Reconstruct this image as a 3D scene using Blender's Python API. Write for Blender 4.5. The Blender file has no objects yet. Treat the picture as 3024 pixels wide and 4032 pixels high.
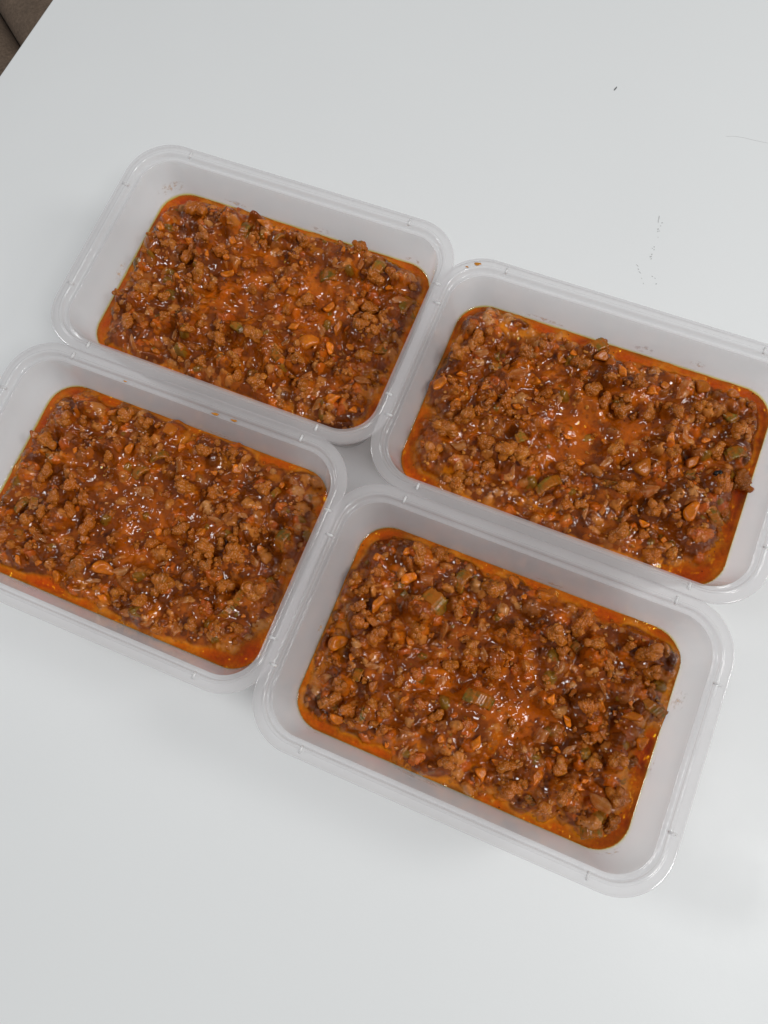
import bpy, bmesh, math, random
import numpy as np
from mathutils import Matrix, Vector

# ------------------------------------------------------------------ camera, light, exposure
SC = bpy.context.scene
COL = SC.collection
MM = 0.001
RIM_Z = 53.0                       # rim plane of the containers above the table, mm

cam_d = bpy.data.cameras.new('camera')
cam = bpy.data.objects.new('camera', cam_d)
COL.objects.link(cam)
cam_d.sensor_fit = 'VERTICAL'
cam_d.sensor_height = 36.0
cam_d.sensor_width = 27.0
cam_d.lens = 27.503
cam_d.clip_start = 0.01
cam_d.clip_end = 50
PITCH, ROLL, CAM_H = math.radians(15.954), math.radians(-16.789), 319.48
_u0 = Vector((0, math.cos(PITCH), math.sin(PITCH)))
_back = Vector((0, -math.sin(PITCH), math.cos(PITCH)))
_r = math.cos(ROLL) * Vector((1, 0, 0)) + math.sin(ROLL) * _u0
_u = -math.sin(ROLL) * Vector((1, 0, 0)) + math.cos(ROLL) * _u0
cam.matrix_world = Matrix(((_r.x, _u.x, _back.x, 0), (_r.y, _u.y, _back.y, 0),
                           (_r.z, _u.z, _back.z, (RIM_Z + CAM_H) * MM), (0, 0, 0, 1)))
SC.camera = cam

world = bpy.data.worlds.new('World')
SC.world = world
world.use_nodes = True
world.node_tree.nodes['Background'].inputs[0].default_value = (1.0, 1.0, 1.0, 1)
world.node_tree.nodes['Background'].inputs[1].default_value = 0.19


def area(name, loc, target, sx, sy, power, col):
    d = bpy.data.lights.new(name, 'AREA')
    d.shape = 'RECTANGLE'
    d.size, d.size_y, d.energy, d.color = sx, sy, power, col
    o = bpy.data.objects.new(name, d)
    COL.objects.link(o)
    o.location = loc
    o.rotation_euler = (Vector(target) - Vector(loc)).to_track_quat('-Z', 'Y').to_euler()
    return o


area('window_light', (2.5, -0.85, 1.9), (0.05, 0.1, 0), 0.7, 0.9, 38.0, (1.0, 0.995, 0.985))
area('left_fill_light', (-1.75, 1.35, 2.1), (0.0, 0.1, 0), 0.6, 0.6, 24.0, (0.985, 0.99, 1.0))  # added fill lamp that lifts the left side, not an actual window
area('ceiling_light', (0.95, -1.3, 2.2), (0.05, 0.1, 0), 0.55, 0.55, 28.0, (1.0, 0.995, 0.985))


SC.view_settings.view_transform = 'Standard'
SC.view_settings.look = 'None'
SC.view_settings.exposure = 0.0
SC.view_settings.gamma = 1.0
SC.view_settings.use_curve_mapping = False
SC.cycles.use_denoising = True
SC.cycles.max_bounces = 16
SC.cycles.diffuse_bounces = 8
SC.cycles.transparent_max_bounces = 24
SC.cycles.sample_clamp_indirect = 6.0


# ------------------------------------------------------------------ helpers
def lin(r, g, b):
    def f(c):
        c /= 255.0
        return c / 12.92 if c <= 0.04045 else ((c + 0.055) / 1.055) ** 2.4
    return (f(r), f(g), f(b))


def lin4(r, g, b):
    return lin(r, g, b) + (1.0,)


def mat(name):
    m = bpy.data.materials.new(name)
    m.use_nodes = True
    nt = m.node_tree
    nt.nodes.clear()
    out = nt.nodes.new('ShaderNodeOutputMaterial')
    return m, nt, out


def N(nt, typ, **kw):
    n = nt.nodes.new(typ)
    for k, v in kw.items():
        if k.startswith('i_'):
            key = k[2:]
            key = int(key) if key.isdigit() else key.replace('_', ' ')
            n.inputs[key].default_value = v
        else:
            setattr(n, k, v)
    return n


def noise(nt, scale, detail=3, rough=0.55, coord=None):
    n = N(nt, 'ShaderNodeTexNoise', i_Scale=scale, i_Detail=detail, i_Roughness=rough)
    if coord is not None:
        nt.links.new(coord, n.inputs['Vector'])
    return n.outputs['Fac']


def ramp(nt, fac, stops):
    r = nt.nodes.new('ShaderNodeValToRGB')
    e = r.color_ramp.elements
    while len(e) < len(stops):
        e.new(0.5)
    for el, (p, c) in zip(e, stops):
        el.position = p
        el.color = c if len(c) == 4 else tuple(c) + (1,)
    nt.links.new(fac, r.inputs[0])
    return r.outputs[0]


def mixc(nt, fac, a, b, blend='MIX'):
    m = nt.nodes.new('ShaderNodeMix')
    m.data_type = 'RGBA'
    m.blend_type = blend
    for sock, v in ((m.inputs[0], fac), (m.inputs[6], a), (m.inputs[7], b)):
        if isinstance(v, (int, float)):
            sock.default_value = v
        elif isinstance(v, tuple):
            sock.default_value = v if len(v) == 4 else v + (1,)
        else:
            nt.links.new(v, sock)
    return m.outputs[2]


def bump(nt, height, strength, dist, normal=None):
    b = N(nt, 'ShaderNodeBump', i_Strength=strength, i_Distance=dist)
    nt.links.new(height, b.inputs['Height'])
    if normal is not None:
        nt.links.new(normal, b.inputs['Normal'])
    return b.outputs[0]


def link_obj(name, me, parent=None, m=None):
    o = bpy.data.objects.new(name, me)
    COL.objects.link(o)
    if parent is not None:
        o.parent = parent
    if m is not None and len(me.materials) == 0:
        me.materials.append(m)
    return o


def mesh(name, verts, faces, smooth=True):
    me = bpy.data.meshes.new(name)
    me.from_pydata([tuple(map(float, v)) for v in verts], [], faces)
    me.update()
    if smooth:
        me.polygons.foreach_set('use_smooth', [True] * len(me.polygons))
    return me


def fast_mesh(name, V, F, smooth=True):
    """V (n,3) floats, F (m,k) ints, all faces with k corners."""
    V = np.asarray(V, dtype=np.float32)
    F = np.asarray(F, dtype=np.int32)
    me = bpy.data.meshes.new(name)
    me.vertices.add(len(V))
    me.vertices.foreach_set('co', V.ravel())
    k = F.shape[1]
    me.loops.add(F.size)
    me.loops.foreach_set('vertex_index', F.ravel())
    me.polygons.add(len(F))
    me.polygons.foreach_set('loop_start', np.arange(0, F.size, k, dtype=np.int32))
    me.polygons.foreach_set('loop_total', np.full(len(F), k, dtype=np.int32))
    if smooth:
        me.polygons.foreach_set('use_smooth', np.ones(len(F), dtype=bool))
    me.update(calc_edges=True)
    me.validate()
    return me


def empty(name, loc, rz=0.0):
    o = bpy.data.objects.new(name, None)
    o.empty_display_size = 0.02
    COL.objects.link(o)
    o.location = loc
    o.rotation_euler = (0, 0, rz)
    return o


def tag(o, label=None, cat=None, group=None, kind=None):
    for k, v in (('label', label), ('category', cat), ('group', group), ('kind', kind)):
        if v:
            o[k] = v
    return o


def ring(hx, hy, r, z, nc=14):
    """rounded rectangle, counter-clockwise, in mm"""
    pts = []
    for q, (sx, sy) in enumerate(((1, 1), (-1, 1), (-1, -1), (1, -1))):
        cx, cy = sx * (hx - r), sy * (hy - r)
        for i in range(nc + 1):
            a = math.pi / 2 * (q + i / nc)
            pts.append((cx + r * math.cos(a), cy + r * math.sin(a), z))
        # extra points along the straight side that follows
        nx, ny = ((-1, 1), (-1, -1), (1, -1), (1, 1))[q]
        ex, ey = nx * (hx - r), ny * (hy - r)
        a1 = math.pi / 2 * (q + 1)
        p0 = Vector((cx + r * math.cos(a1), cy + r * math.sin(a1)))
        p1 = Vector((ex + r * math.cos(a1), ey + r * math.sin(a1)))
        for t in (0.2, 0.4, 0.6, 0.8):
            p = p0.lerp(p1, t)
            pts.append((p.x, p.y, z))
    return pts


def loft(name, rings, cap_start=False, cap_end=False):
    V, F = [], []
    n = len(rings[0])
    for R in rings:
        V += [(x * MM, y * MM, z * MM) for x, y, z in R]
    for k in range(len(rings) - 1):
        for i in range(n):
            j = (i + 1) % n
            F.append((k * n + i, k * n + j, (k + 1) * n + j, (k + 1) * n + i))
    if cap_start:
        F.append(tuple(reversed(range(n))))
    if cap_end:
        F.append(tuple(range((len(rings) - 1) * n, len(rings) * n)))
    return mesh(name, V, F)


def sd_rr(x, y, hx, hy, r):
    qx, qy = np.abs(x) - (hx - r), np.abs(y) - (hy - r)
    return np.hypot(np.maximum(qx, 0), np.maximum(qy, 0)) + np.minimum(np.maximum(qx, qy), 0) - r


def vnoise(x, y, scale, rng):
    """value noise in -1..1 with features of about `scale` mm"""
    u, v = x / scale + 1000.0, y / scale + 1000.0
    T = rng.random((257, 257)) * 2 - 1
    iu, iv = np.floor(u).astype(int), np.floor(v).astype(int)
    fu, fv = u - iu, v - iv
    fu, fv = fu * fu * (3 - 2 * fu), fv * fv * (3 - 2 * fv)
    a, b = iu % 257, (iu + 1) % 257
    c, d = iv % 257, (iv + 1) % 257
    return (T[a, c] * (1 - fu) + T[b, c] * fu) * (1 - fv) + (T[a, d] * (1 - fu) + T[b, d] * fu) * fv


def ss(a, b, x):
    t = np.clip((x - a) / (b - a), 0, 1)
    return t * t * (3 - 2 * t)


# ------------------------------------------------------------------ materials
def m_table():
    m, nt, out = mat('white_laminate')
    tc = N(nt, 'ShaderNodeTexCoord').outputs['Object']
    n1 = noise(nt, 2.5, 3, 0.5, tc)
    base = ramp(nt, n1, [(0.3, (0.775, 0.795, 0.80)), (0.7, (0.795, 0.815, 0.82))])
    # sparse specks of dirt
    v = N(nt, 'ShaderNodeTexVoronoi', i_Scale=38.0)
    nt.links.new(tc, v.inputs['Vector'])
    sp = ramp(nt, v.outputs['Distance'], [(0.0, (1, 1, 1)), (0.008, (1, 1, 1)), (0.02, (0, 0, 0))])
    sel = ramp(nt, N(nt, 'ShaderNodeSeparateColor').outputs[0], [(0, (0, 0, 0)), (1, (1, 1, 1))])
    sepn = [q for q in nt.nodes if q.bl_idname == 'ShaderNodeSeparateColor'][0]
    nt.links.new(v.outputs['Color'], sepn.inputs[0])
    rsel = [q for q in nt.nodes if q.bl_idname == 'ShaderNodeValToRGB'][-1]
    rsel.color_ramp.elements[0].position = 0.66
    rsel.color_ramp.elements[1].position = 0.7
    f = mixc(nt, 1.0, sp, sel, 'MULTIPLY')
    f2 = mixc(nt, 1.0, f, (0.4, 0.4, 0.4), 'MULTIPLY')
    base = mixc(nt, f2, base, (0.30, 0.29, 0.27))
    b = N(nt, 'ShaderNodeBsdfPrincipled', i_Roughness=0.42)
    rr = ramp(nt, noise(nt, 14, 4, 0.6, tc), [(0.35, (0.36,) * 3), (0.7, (0.5,) * 3)])
    nt.links.new(rr, b.inputs['Roughness'])
    b.inputs['Specular IOR Level'].default_value = 0.35
    nt.links.new(base, b.inputs['Base Color'])
    n2 = noise(nt, 900, 2, 0.5, tc)
    nt.links.new(bump(nt, n2, 0.05, 0.0004), b.inputs['Normal'])
    nt.links.new(b.outputs[0], out.inputs[0])
    return m


def m_plastic(name, clear, rough=0.22, tint=(0.99, 0.988, 0.99)):
    """milky polypropylene: diffuse + translucent + a little see-through + gloss"""
    m, nt, out = mat(name)
    tc = N(nt, 'ShaderNodeTexCoord').outputs['Object']
    nz = noise(nt, 45, 3, 0.5, tc)
    c = ramp(nt, nz, [(0.35, tuple(v * 0.975 for v in tint)), (0.7, tint)])
    di = N(nt, 'ShaderNodeBsdfDiffuse')
    tr = N(nt, 'ShaderNodeBsdfTranslucent')
    tp = N(nt, 'ShaderNodeBsdfTransparent', i_Color=(0.97, 0.965, 0.97, 1))
    gl = N(nt, 'ShaderNodeBsdfGlossy', i_Roughness=rough)
    nt.links.new(c, di.inputs[0])
    nt.links.new(c, tr.inputs[0])
    nb = bump(nt, noise(nt, 130, 2, 0.5, tc), 0.06, 0.001)
    nt.links.new(nb, gl.inputs['Normal'])
    m1 = N(nt, 'ShaderNodeMixShader', i_0=0.55)
    nt.links.new(di.outputs[0], m1.inputs[1])
    nt.links.new(tr.outputs[0], m1.inputs[2])
    m2 = N(nt, 'ShaderNodeMixShader', i_0=clear)
    nt.links.new(m1.outputs[0], m2.inputs[1])
    nt.links.new(tp.outputs[0], m2.inputs[2])
    fr = N(nt, 'ShaderNodeFresnel', i_IOR=1.6)
    m3 = N(nt, 'ShaderNodeMixShader')
    geo = N(nt, 'ShaderNodeNewGeometry')
    fm = N(nt, 'ShaderNodeMath', operation='MULTIPLY')
    iv = N(nt, 'ShaderNodeMath', operation='SUBTRACT', i_0=1.0)
    nt.links.new(geo.outputs['Backfacing'], iv.inputs[1])
    nt.links.new(fr.outputs[0], fm.inputs[0])
    nt.links.new(iv.outputs[0], fm.inputs[1])
    nt.links.new(fm.outputs[0], m3.inputs[0])
    nt.links.new(m2.outputs[0], m3.inputs[1])
    nt.links.new(gl.outputs[0], m3.inputs[2])
    nt.links.new(m3.outputs[0], out.inputs[0])
    return m


def wet(nt, out, base, rough=0.2, sss=0.25, rad=(1.0, 0.55, 0.2), nrm=None, scale=0.0018, spec=0.4, coat=0.0):
    b = N(nt, 'ShaderNodeBsdfPrincipled', i_Roughness=rough)
    b.inputs['Specular IOR Level'].default_value = spec
    b.inputs['Subsurface Weight'].default_value = sss
    b.inputs['Subsurface Radius'].default_value = rad
    b.inputs['Subsurface Scale'].default_value = scale
    b.inputs['Coat Weight'].default_value = coat
    b.inputs['Coat Roughness'].default_value = 0.06
    nt.links.new(base, b.inputs['Base Color'])
    if nrm is not None:
        nt.links.new(nrm, b.inputs['Normal'])
    nt.links.new(b.outputs[0], out.inputs[0])
    return b


def m_sauce():
    m, nt, out = mat('mince_sauce')
    at = N(nt, 'ShaderNodeAttribute', attribute_name='Col').outputs['Color']
    tc = N(nt, 'ShaderNodeTexCoord').outputs['Object']
    k = ramp(nt, noise(nt, 520, 4, 0.6, tc), [(0.3, (0.84, 0.8, 0.76)), (0.5, (1, 1, 1)), (0.72, (1.12, 1.1, 1.05))])
    base = mixc(nt, 1.0, at, k, 'MULTIPLY')
    # pepper and herb specks
    v = N(nt, 'ShaderNodeTexVoronoi', i_Scale=190.0)
    nt.links.new(tc, v.inputs['Vector'])
    sp = ramp(nt, v.outputs['Distance'], [(0.0, (0.85, 0.85, 0.85)), (0.055, (0.8, 0.8, 0.8)), (0.08, (0, 0, 0))])
    base = mixc(nt, sp, base, lin(34, 22, 12))
    rn = ramp(nt, noise(nt, 240, 2, 0.5, tc), [(0.35, (0.04,) * 3), (0.7, (0.12,) * 3)])
    nb = bump(nt, noise(nt, 500, 2, 0.5, tc), 0.12, 0.0009)
    b = wet(nt, out, base, 0.2, 0.25, nrm=nb, scale=0.0009, spec=0.45)
    nt.links.new(rn, b.inputs['Roughness'])
    return m


def m_piece(name, tones, sauce_amt, rough, sss, rad=(1, .45, .2), stripes=None, clear=0.0, bumpstr=0.3, scale=0.0012):
    """food piece: object colour picks nothing; Random varies tone, noise smears sauce over it"""
    m, nt, out = mat(name)
    info = N(nt, 'ShaderNodeObjectInfo')
    tc = N(nt, 'ShaderNodeTexCoord').outputs['Object']
    mp = N(nt, 'ShaderNodeVectorMath', operation='ADD')
    rv = N(nt, 'ShaderNodeCombineXYZ')
    mr = N(nt, 'ShaderNodeMath', operation='MULTIPLY', i_1=7.0)
    nt.links.new(info.outputs['Random'], mr.inputs[0])
    for q in range(3):
        nt.links.new(mr.outputs[0], rv.inputs[q])
    nt.links.new(tc, mp.inputs[0])
    nt.links.new(rv.outputs[0], mp.inputs[1])
    co = mp.outputs[0]
    lo, hi = tones
    base = mixc(nt, ramp(nt, noise(nt, 2.2, 4, 0.6, co), [(0.3, (0, 0, 0)), (0.7, (1, 1, 1))]), lo, hi)
    base = mixc(nt, 1.0, base, info.outputs['Color'], 'MULTIPLY')
    if stripes:
        w = N(nt, 'ShaderNodeTexWave', wave_type='BANDS', bands_direction='Y', i_Scale=stripes[0], i_Distortion=2.0, i_Detail=2.0)
        nt.links.new(tc, w.inputs['Vector'])
        st = ramp(nt, w.outputs['Fac'], [(0.55, (0, 0, 0)), (0.95, (stripes[1],) * 3)])
        base = mixc(nt, st, base, stripes[2])
    sa = ramp(nt, noise(nt, 1.5, 3, 0.6, co), [(0.62 - sauce_amt, (0, 0, 0)), (0.80 - sauce_amt, (0.85,) * 3)])
    sc_ = mixc(nt, noise(nt, 3.0, 2, 0.5, co), lin(142, 72, 12), lin(192, 108, 24))
    base = mixc(nt, sa, base, sc_)
    nb = bump(nt, noise(nt, 4.5, 4, 0.6, co), bumpstr, 0.001)
    b = wet(nt, out, base, rough, sss, rad, nb, scale)
    if clear:
        tp = N(nt, 'ShaderNodeBsdfTransparent', i_Color=(0.98, 0.9, 0.78, 1))
        mx = N(nt, 'ShaderNodeMixShader', i_0=clear)
        nt.links.new(b.outputs[0], mx.inputs[1])
        nt.links.new(tp.outputs[0], mx.inputs[2])
        nt.links.new(mx.outputs[0], out.inputs[0])
    return m


def m_oil():
    m, nt, out = mat('orange_oil')
    tc = N(nt, 'ShaderNodeTexCoord').outputs['Object']
    tp = N(nt, 'ShaderNodeBsdfTransparent')
    gl = N(nt, 'ShaderNodeBsdfGlossy', i_Roughness=0.03)
    fr = N(nt, 'ShaderNodeFresnel', i_IOR=1.47)
    nb = bump(nt, noise(nt, 120, 3, 0.5, tc), 0.12, 0.0015)
    nt.links.new(nb, gl.inputs['Normal'])
    mx = N(nt, 'ShaderNodeMixShader')
    geo = N(nt, 'ShaderNodeNewGeometry')
    inv = N(nt, 'ShaderNodeMath', operation='SUBTRACT', i_0=1.0)
    nt.links.new(geo.outputs['Backfacing'], inv.inputs[1])
    mu = N(nt, 'ShaderNodeMath', operation='MULTIPLY')
    nt.links.new(fr.outputs[0], mu.inputs[0])
    nt.links.new(inv.outputs[0], mu.inputs[1])
    nt.links.new(mu.outputs[0], mx.inputs[0])
    nt.links.new(tp.outputs[0], mx.inputs[1])
    nt.links.new(gl.outputs[0], mx.inputs[2])
    nt.links.new(mx.outputs[0], out.inputs['Surface'])
    va = N(nt, 'ShaderNodeVolumeAbsorption', i_Color=(0.975, 0.865, 0.0, 1), i_Density=1600.0)
    nt.links.new(va.outputs[0], out.inputs['Volume'])
    return m


def m_smear(name, colr, lo, hi, sc_):
    m, nt, out = mat(name)
    tc = N(nt, 'ShaderNodeTexCoord').outputs['UV']
    to = N(nt, 'ShaderNodeTexCoord').outputs['Object']
    sx = N(nt, 'ShaderNodeSeparateXYZ')
    nt.links.new(tc, sx.inputs[0])
    # fade toward the border of the patch
    d = N(nt, 'ShaderNodeVectorMath', operation='DISTANCE')
    d.inputs[1].default_value = (0.5, 0.5, 0)
    nt.links.new(tc, d.inputs[0])
    edge = ramp(nt, d.outputs['Value'], [(0.15, (1, 1, 1)), (0.5, (0, 0, 0))])
    n1 = ramp(nt, noise(nt, sc_, 4, 0.65, to), [(lo, (0, 0, 0)), (hi, (1, 1, 1))])
    f = mixc(nt, 1.0, edge, n1, 'MULTIPLY')
    tp = N(nt, 'ShaderNodeBsdfTransparent')
    b = N(nt, 'ShaderNodeBsdfPrincipled', i_Roughness=0.3)
    b.inputs['Base Color'].default_value = lin4(*colr)
    f = mixc(nt, 1.0, f, (0.62, 0.62, 0.62), 'MULTIPLY')
    mx = N(nt, 'ShaderNodeMixShader')
    nt.links.new(f, mx.inputs[0])
    nt.links.new(tp.outputs[0], mx.inputs[1])
    nt.links.new(b.outputs[0], mx.inputs[2])
    nt.links.new(mx.outputs[0], out.inputs[0])
    return m


def m_fabric():
    m, nt, out = mat('taupe_chenille')
    tc = N(nt, 'ShaderNodeTexCoord').outputs['Object']
    mp = N(nt, 'ShaderNodeMapping')
    mp.inputs['Scale'].default_value = (1.0, 0.7, 1.0)
    nt.links.new(tc, mp.inputs[0])
    n1 = noise(nt, 420, 6, 0.75, mp.outputs[0])
    n2 = noise(nt, 24, 3, 0.6, tc)
    c = ramp(nt, n1, [(0.3, lin(84, 70, 58)), (0.7, lin(124, 106, 90))])
    c = mixc(nt, 1.0, c, ramp(nt, n2, [(0.3, (0.8, 0.8, 0.8)), (0.7, (1.15, 1.13, 1.1))]), 'MULTIPLY')
    b = N(nt, 'ShaderNodeBsdfPrincipled', i_Roughness=0.95)
    b.inputs['Sheen Weight'].default_value = 0.0
    nt.links.new(c, b.inputs['Base Color'])
    nt.links.new(bump(nt, n1, 0.6, 0.0015), b.inputs['Normal'])
    nt.links.new(b.outputs[0], out.inputs[0])
    return m


def m_plain(name, colr, rough=0.6):
    m, nt, out = mat(name)
    tc = N(nt, 'ShaderNodeTexCoord').outputs['Object']
    c = ramp(nt, noise(nt, 300, 2, 0.5, tc), [(0.3, tuple(v * 0.8 for v in lin(*colr))), (0.7, lin(*colr))])
    b = N(nt, 'ShaderNodeBsdfPrincipled', i_Roughness=rough)
    nt.links.new(c, b.inputs['Base Color'])
    nt.links.new(b.outputs[0], out.inputs[0])
    return m


M = dict(
    table=m_table(), wall=m_plastic('milky_plastic', 0.64, 0.12), rim=m_plastic('milky_plastic_rim', 0.72, 0.06),
    rib=m_plastic('milky_plastic_rib', 0.1, 0.3, (1.0, 1.0, 1.0)), sauce=m_sauce(), oil=m_oil(), fabric=m_fabric(),
    mince=m_piece('cooked_mince', (lin(108, 62, 18), lin(200, 132, 50)), 0.34, 0.15, 0.25, bumpstr=0.6),
    onion=m_piece('cooked_onion', (lin(178, 106, 48), lin(216, 156, 98)), 0.22, 0.09, 0.55, (1, .6, .35), (0.8, 0.3, lin(230, 188, 146)), clear=0.55, bumpstr=0.12, scale=0.002),
    carrot=m_piece('cooked_carrot', (lin(186, 94, 10), lin(218, 126, 22)), 0.18, 0.2, 0.4, (1, .4, .08), bumpstr=0.25),
    celery=m_piece('cooked_celery', (lin(100, 80, 22), lin(140, 112, 40)), 0.26, 0.16, 0.4, (1, .8, .25), (1.1, 0.08, lin(180, 152, 78)), clear=0.12, bumpstr=0.15),
    tomato=m_piece('cooked_tomato', (lin(168, 70, 16), lin(192, 98, 26)), 0.26, 0.18, 0.4, (1, .3, .1), bumpstr=0.45),
    burnt=m_plain('burnt_bit', (26, 16, 12), 0.25),
    smear=m_smear('dried_sauce_smear', (206, 160, 92), 0.5, 0.66, 420), drop=m_plain('orange_sauce_drop', (196, 128, 40), 0.2),
    wetfilm=m_smear('brown_smear', (196, 180, 168), 0.46, 0.6, 300), speck=m_plain('dark_speck', (84, 84, 86)), scuff=m_plain('grey_scuff', (190, 192, 192)),
    crumb=m_piece('mince_crumb', (lin(120, 70, 22), lin(198, 130, 50)), 0.2, 0.16, 0.2, bumpstr=0.3),
    hair=m_plain('thin_hair', (200, 200, 197)),
)


# ------------------------------------------------------------------ table and sofa
EDGE_A = Vector((-105.6, 492.4)) * MM           # two points on the visible table edge
EDGE_B = Vector((-149.5, 443.2)) * MM
ed = (EDGE_A - EDGE_B).normalized()             # along the edge
inn = Vector((ed.y, -ed.x))                     # into the table


def rounded_box(name, sx, sy, sz, bev, seg=3, sub=None):
    bm = bmesh.new()
    bmesh.ops.create_cube(bm, size=1.0)
    for v in bm.verts:
        v.co = Vector((v.co.x * sx, v.co.y * sy, v.co.z * sz))
    bmesh.ops.bevel(bm, geom=bm.edges[:], offset=bev, segments=seg, affect='EDGES', profile=0.5)
    me = bpy.data.meshes.new(name)
    bm.to_mesh(me)
    bm.free()
    me.polygons.foreach_set('use_smooth', [True] * len(me.polygons))
    return me


TL, TW, TT = 1.20, 0.80, 0.030                  # along the edge, into the table, thickness
tc2 = EDGE_B + ed * 0.02 + inn * (TW / 2)
table = empty('table', (tc2.x, tc2.y, -0.45), math.atan2(ed.y, ed.x))
tag(table, 'plain white laminate table carrying the four food containers', 'table')
top = link_obj('tabletop', rounded_box('tabletop', TL, TW, TT, 0.0012, 2), table, M['table'])
top.location = (0, 0, 0.45 - TT / 2)
leg_me = rounded_box('table_leg', 0.05, 0.05, 0.42, 0.003, 2)
leg_me.materials.append(M['table'])
for sx in (-1, 1):
    for sy in (-1, 1):
        lg = link_obj('leg', leg_me, table)
        lg.location = (sx * (TL / 2 - 0.05), sy * (TW / 2 - 0.05), 0.21 - 0.0005)

s0, s1 = Vector((-186.7, 649.9)) * MM, Vector((-175.3, 608.4)) * MM
sdir = (s1 - s0).normalized()
sofa_rz = math.atan2(sdir.y, sdir.x)
sn = Vector((-sdir.y, sdir.x))                  # to the right of the seam (image)
sofa = empty('sofa', (s0.x, s0.y, -0.45), sofa_rz)
tag(sofa, 'dark taupe fabric sofa with a seam gap, past the table edge', 'sofa')


def cushion(name, sx, sy, sz, loc, puff):
    bm = bmesh.new()
    bmesh.ops.create_cube(bm, size=1.0)
    for v in bm.verts:
        v.co = Vector((v.co.x * sx, v.co.y * sy, v.co.z * sz))
    bmesh.ops.bevel(bm, geom=bm.edges[:], offset=0.02, segments=5, affect='EDGES', profile=0.5)
    bmesh.ops.subdivide_edges(bm, edges=[e for e in bm.edges if e.calc_length() > 0.1], cuts=14, use_grid_fill=True)
    for v in bm.verts:
        kx, ky = 1 - (2 * v.co.x / sx) ** 2, 1 - (2 * v.co.y / sy) ** 2
        if v.co.z > 0:
            v.co.z += puff * max(kx, 0) ** 0.6 * max(ky, 0) ** 0.6
    me = bpy.data.meshes.new(name)
    bm.to_mesh(me)
    bm.free()
    me.polygons.foreach_set('use_smooth', [True] * len(me.polygons))
    o = link_obj(name, me, sofa, M['fabric'])
    o.location = loc
    return o


cushion('seat_cushion', 0.62, 0.60, 0.16, (0.06, 0.3005, 0.25), 0.006)
cushion('seat_cushion', 0.62, 0.60, 0.16, (0.06, -0.2995, 0.245), 0.008)
bs = link_obj('base', rounded_box('sofa_base', 0.64, 1.22, 0.165, 0.02), sofa, M['fabric'])
bs.location = (0.06, 0, 0.0835)

# ------------------------------------------------------------------ the plastic containers
TOPX, TOPY, TOPR = 79.3, 51.8, 16.0             # inner wall at z = 49
SLX, SLY = 0.195, 0.145                         # draft of the long and short walls
WT = 0.8                                        # wall thickness


def inner(z):
    d = 49.0 - z
    return TOPX - SLX * d, TOPY - SLY * d, max(TOPR - 0.06 * d, 5)


def make_body():
    R = []
    # inside, from the floor up
    for z, inset in ((1.0, 9.0), (1.0, 5.0), (1.4, 2.6), (2.6, 0.9), (4.6, 0.1)):
        hx, hy, r = inner(z)
        R.append(ring(hx - inset, hy - inset, max(r - inset, 4), z))
    for z in (9, 16, 24, 32, 40, 46, 48.4, 49.0):
        hx, hy, r = inner(z)
        R.append(ring(hx, hy, r, z))
    inside = loft('inside', R, cap_start=False)
    R2 = []
    for z in (49.0, 44, 36, 26, 16, 8, 4.4):
        hx, hy, r = inner(z)
        R2.append(ring(hx + WT, hy + WT, r + WT, z))
    for z, inset in ((2.2, 0.6), (0.9, 1.8), (0.25, 3.6), (0.2, 7.0)):
        hx, hy, r = inner(z)
        R2.append(ring(hx + WT - inset, hy + WT - inset, max(r + WT - inset, 4), z))
    n = len(R[0])
    V, F = [], []
    for Q in R + R2:
        V += [(x * MM, y * MM, z * MM) for x, y, z in Q]
    na = len(R)
    for k in list(range(na - 1)) + list(range(na, na + len(R2) - 1)):
        for i in range(n):
            j = (i + 1) % n
            F.append((k * n + i, k * n + j, (k + 1) * n + j, (k + 1) * n + i))
    F.append(tuple(reversed(range(n))))                               # floor, upper face
    b0 = (na + len(R2) - 1) * n
    F.append(tuple(range(b0, b0 + n)))                                # underside
    bpy.data.meshes.remove(inside)
    me = mesh('container_body', V, [f[::-1] for f in F])
    me.materials.append(M['wall'])
    return me


def make_rim():
    # offset outwards from the inner wall top, height
    prof = [(0.0, 49.0), (-0.04, 49.3), (0.08, 49.48), (0.3, 49.52), (0.55, 49.42), (0.7, 49.3), (1.5, 49.3), (1.85, 49.4), (1.98, 49.7), (2.2, 51.9), (2.3, 52.45), (2.5, 52.82),
            (2.75, 52.98), (3.05, 53.0), (3.35, 52.88), (3.55, 52.66), (3.62, 52.6), (3.8, 52.6), (6.7, 52.42), (6.95, 52.38), (7.14, 52.3), (7.24, 52.12),
            (7.27, 51.9), (7.33, 50.5), (7.3, 50.25), (7.15, 50.12), (6.9, 50.12), (6.75, 50.3), (6.68, 51.3), (6.5, 51.55), (3.9, 51.72), (3.3, 51.5), (2.95, 51.2), (2.8, 49.2), (2.6, 48.7), (1.9, 48.5), (1.2, 48.55), (0.8, 49.0)]
    R = [ring(TOPX + o, TOPY + o, TOPR + 0.85 * o, z) for o, z in prof]
    me = loft('container_rim', R)
    me.flip_normals()
    me.materials.append(M['rim'])
    return me


def make_rib():
    bm = bmesh.new()
    bmesh.ops.create_cube(bm, size=1.0)
    for v in bm.verts:
        t = 0.75 if v.co.z > 0 else 1.0
        v.co = Vector((v.co.x * 3.6 * t, v.co.y * 1.05 * t, v.co.z * 1.2)) * MM
    bmesh.ops.bevel(bm, geom=bm.edges[:], offset=0.22 * MM, segments=2, affect='EDGES')
    me = bpy.data.meshes.new('rib')
    bm.to_mesh(me)
    bm.free()
    me.polygons.foreach_set('use_smooth', [True] * len(me.polygons))
    me.materials.append(M['rib'])
    return me


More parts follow.
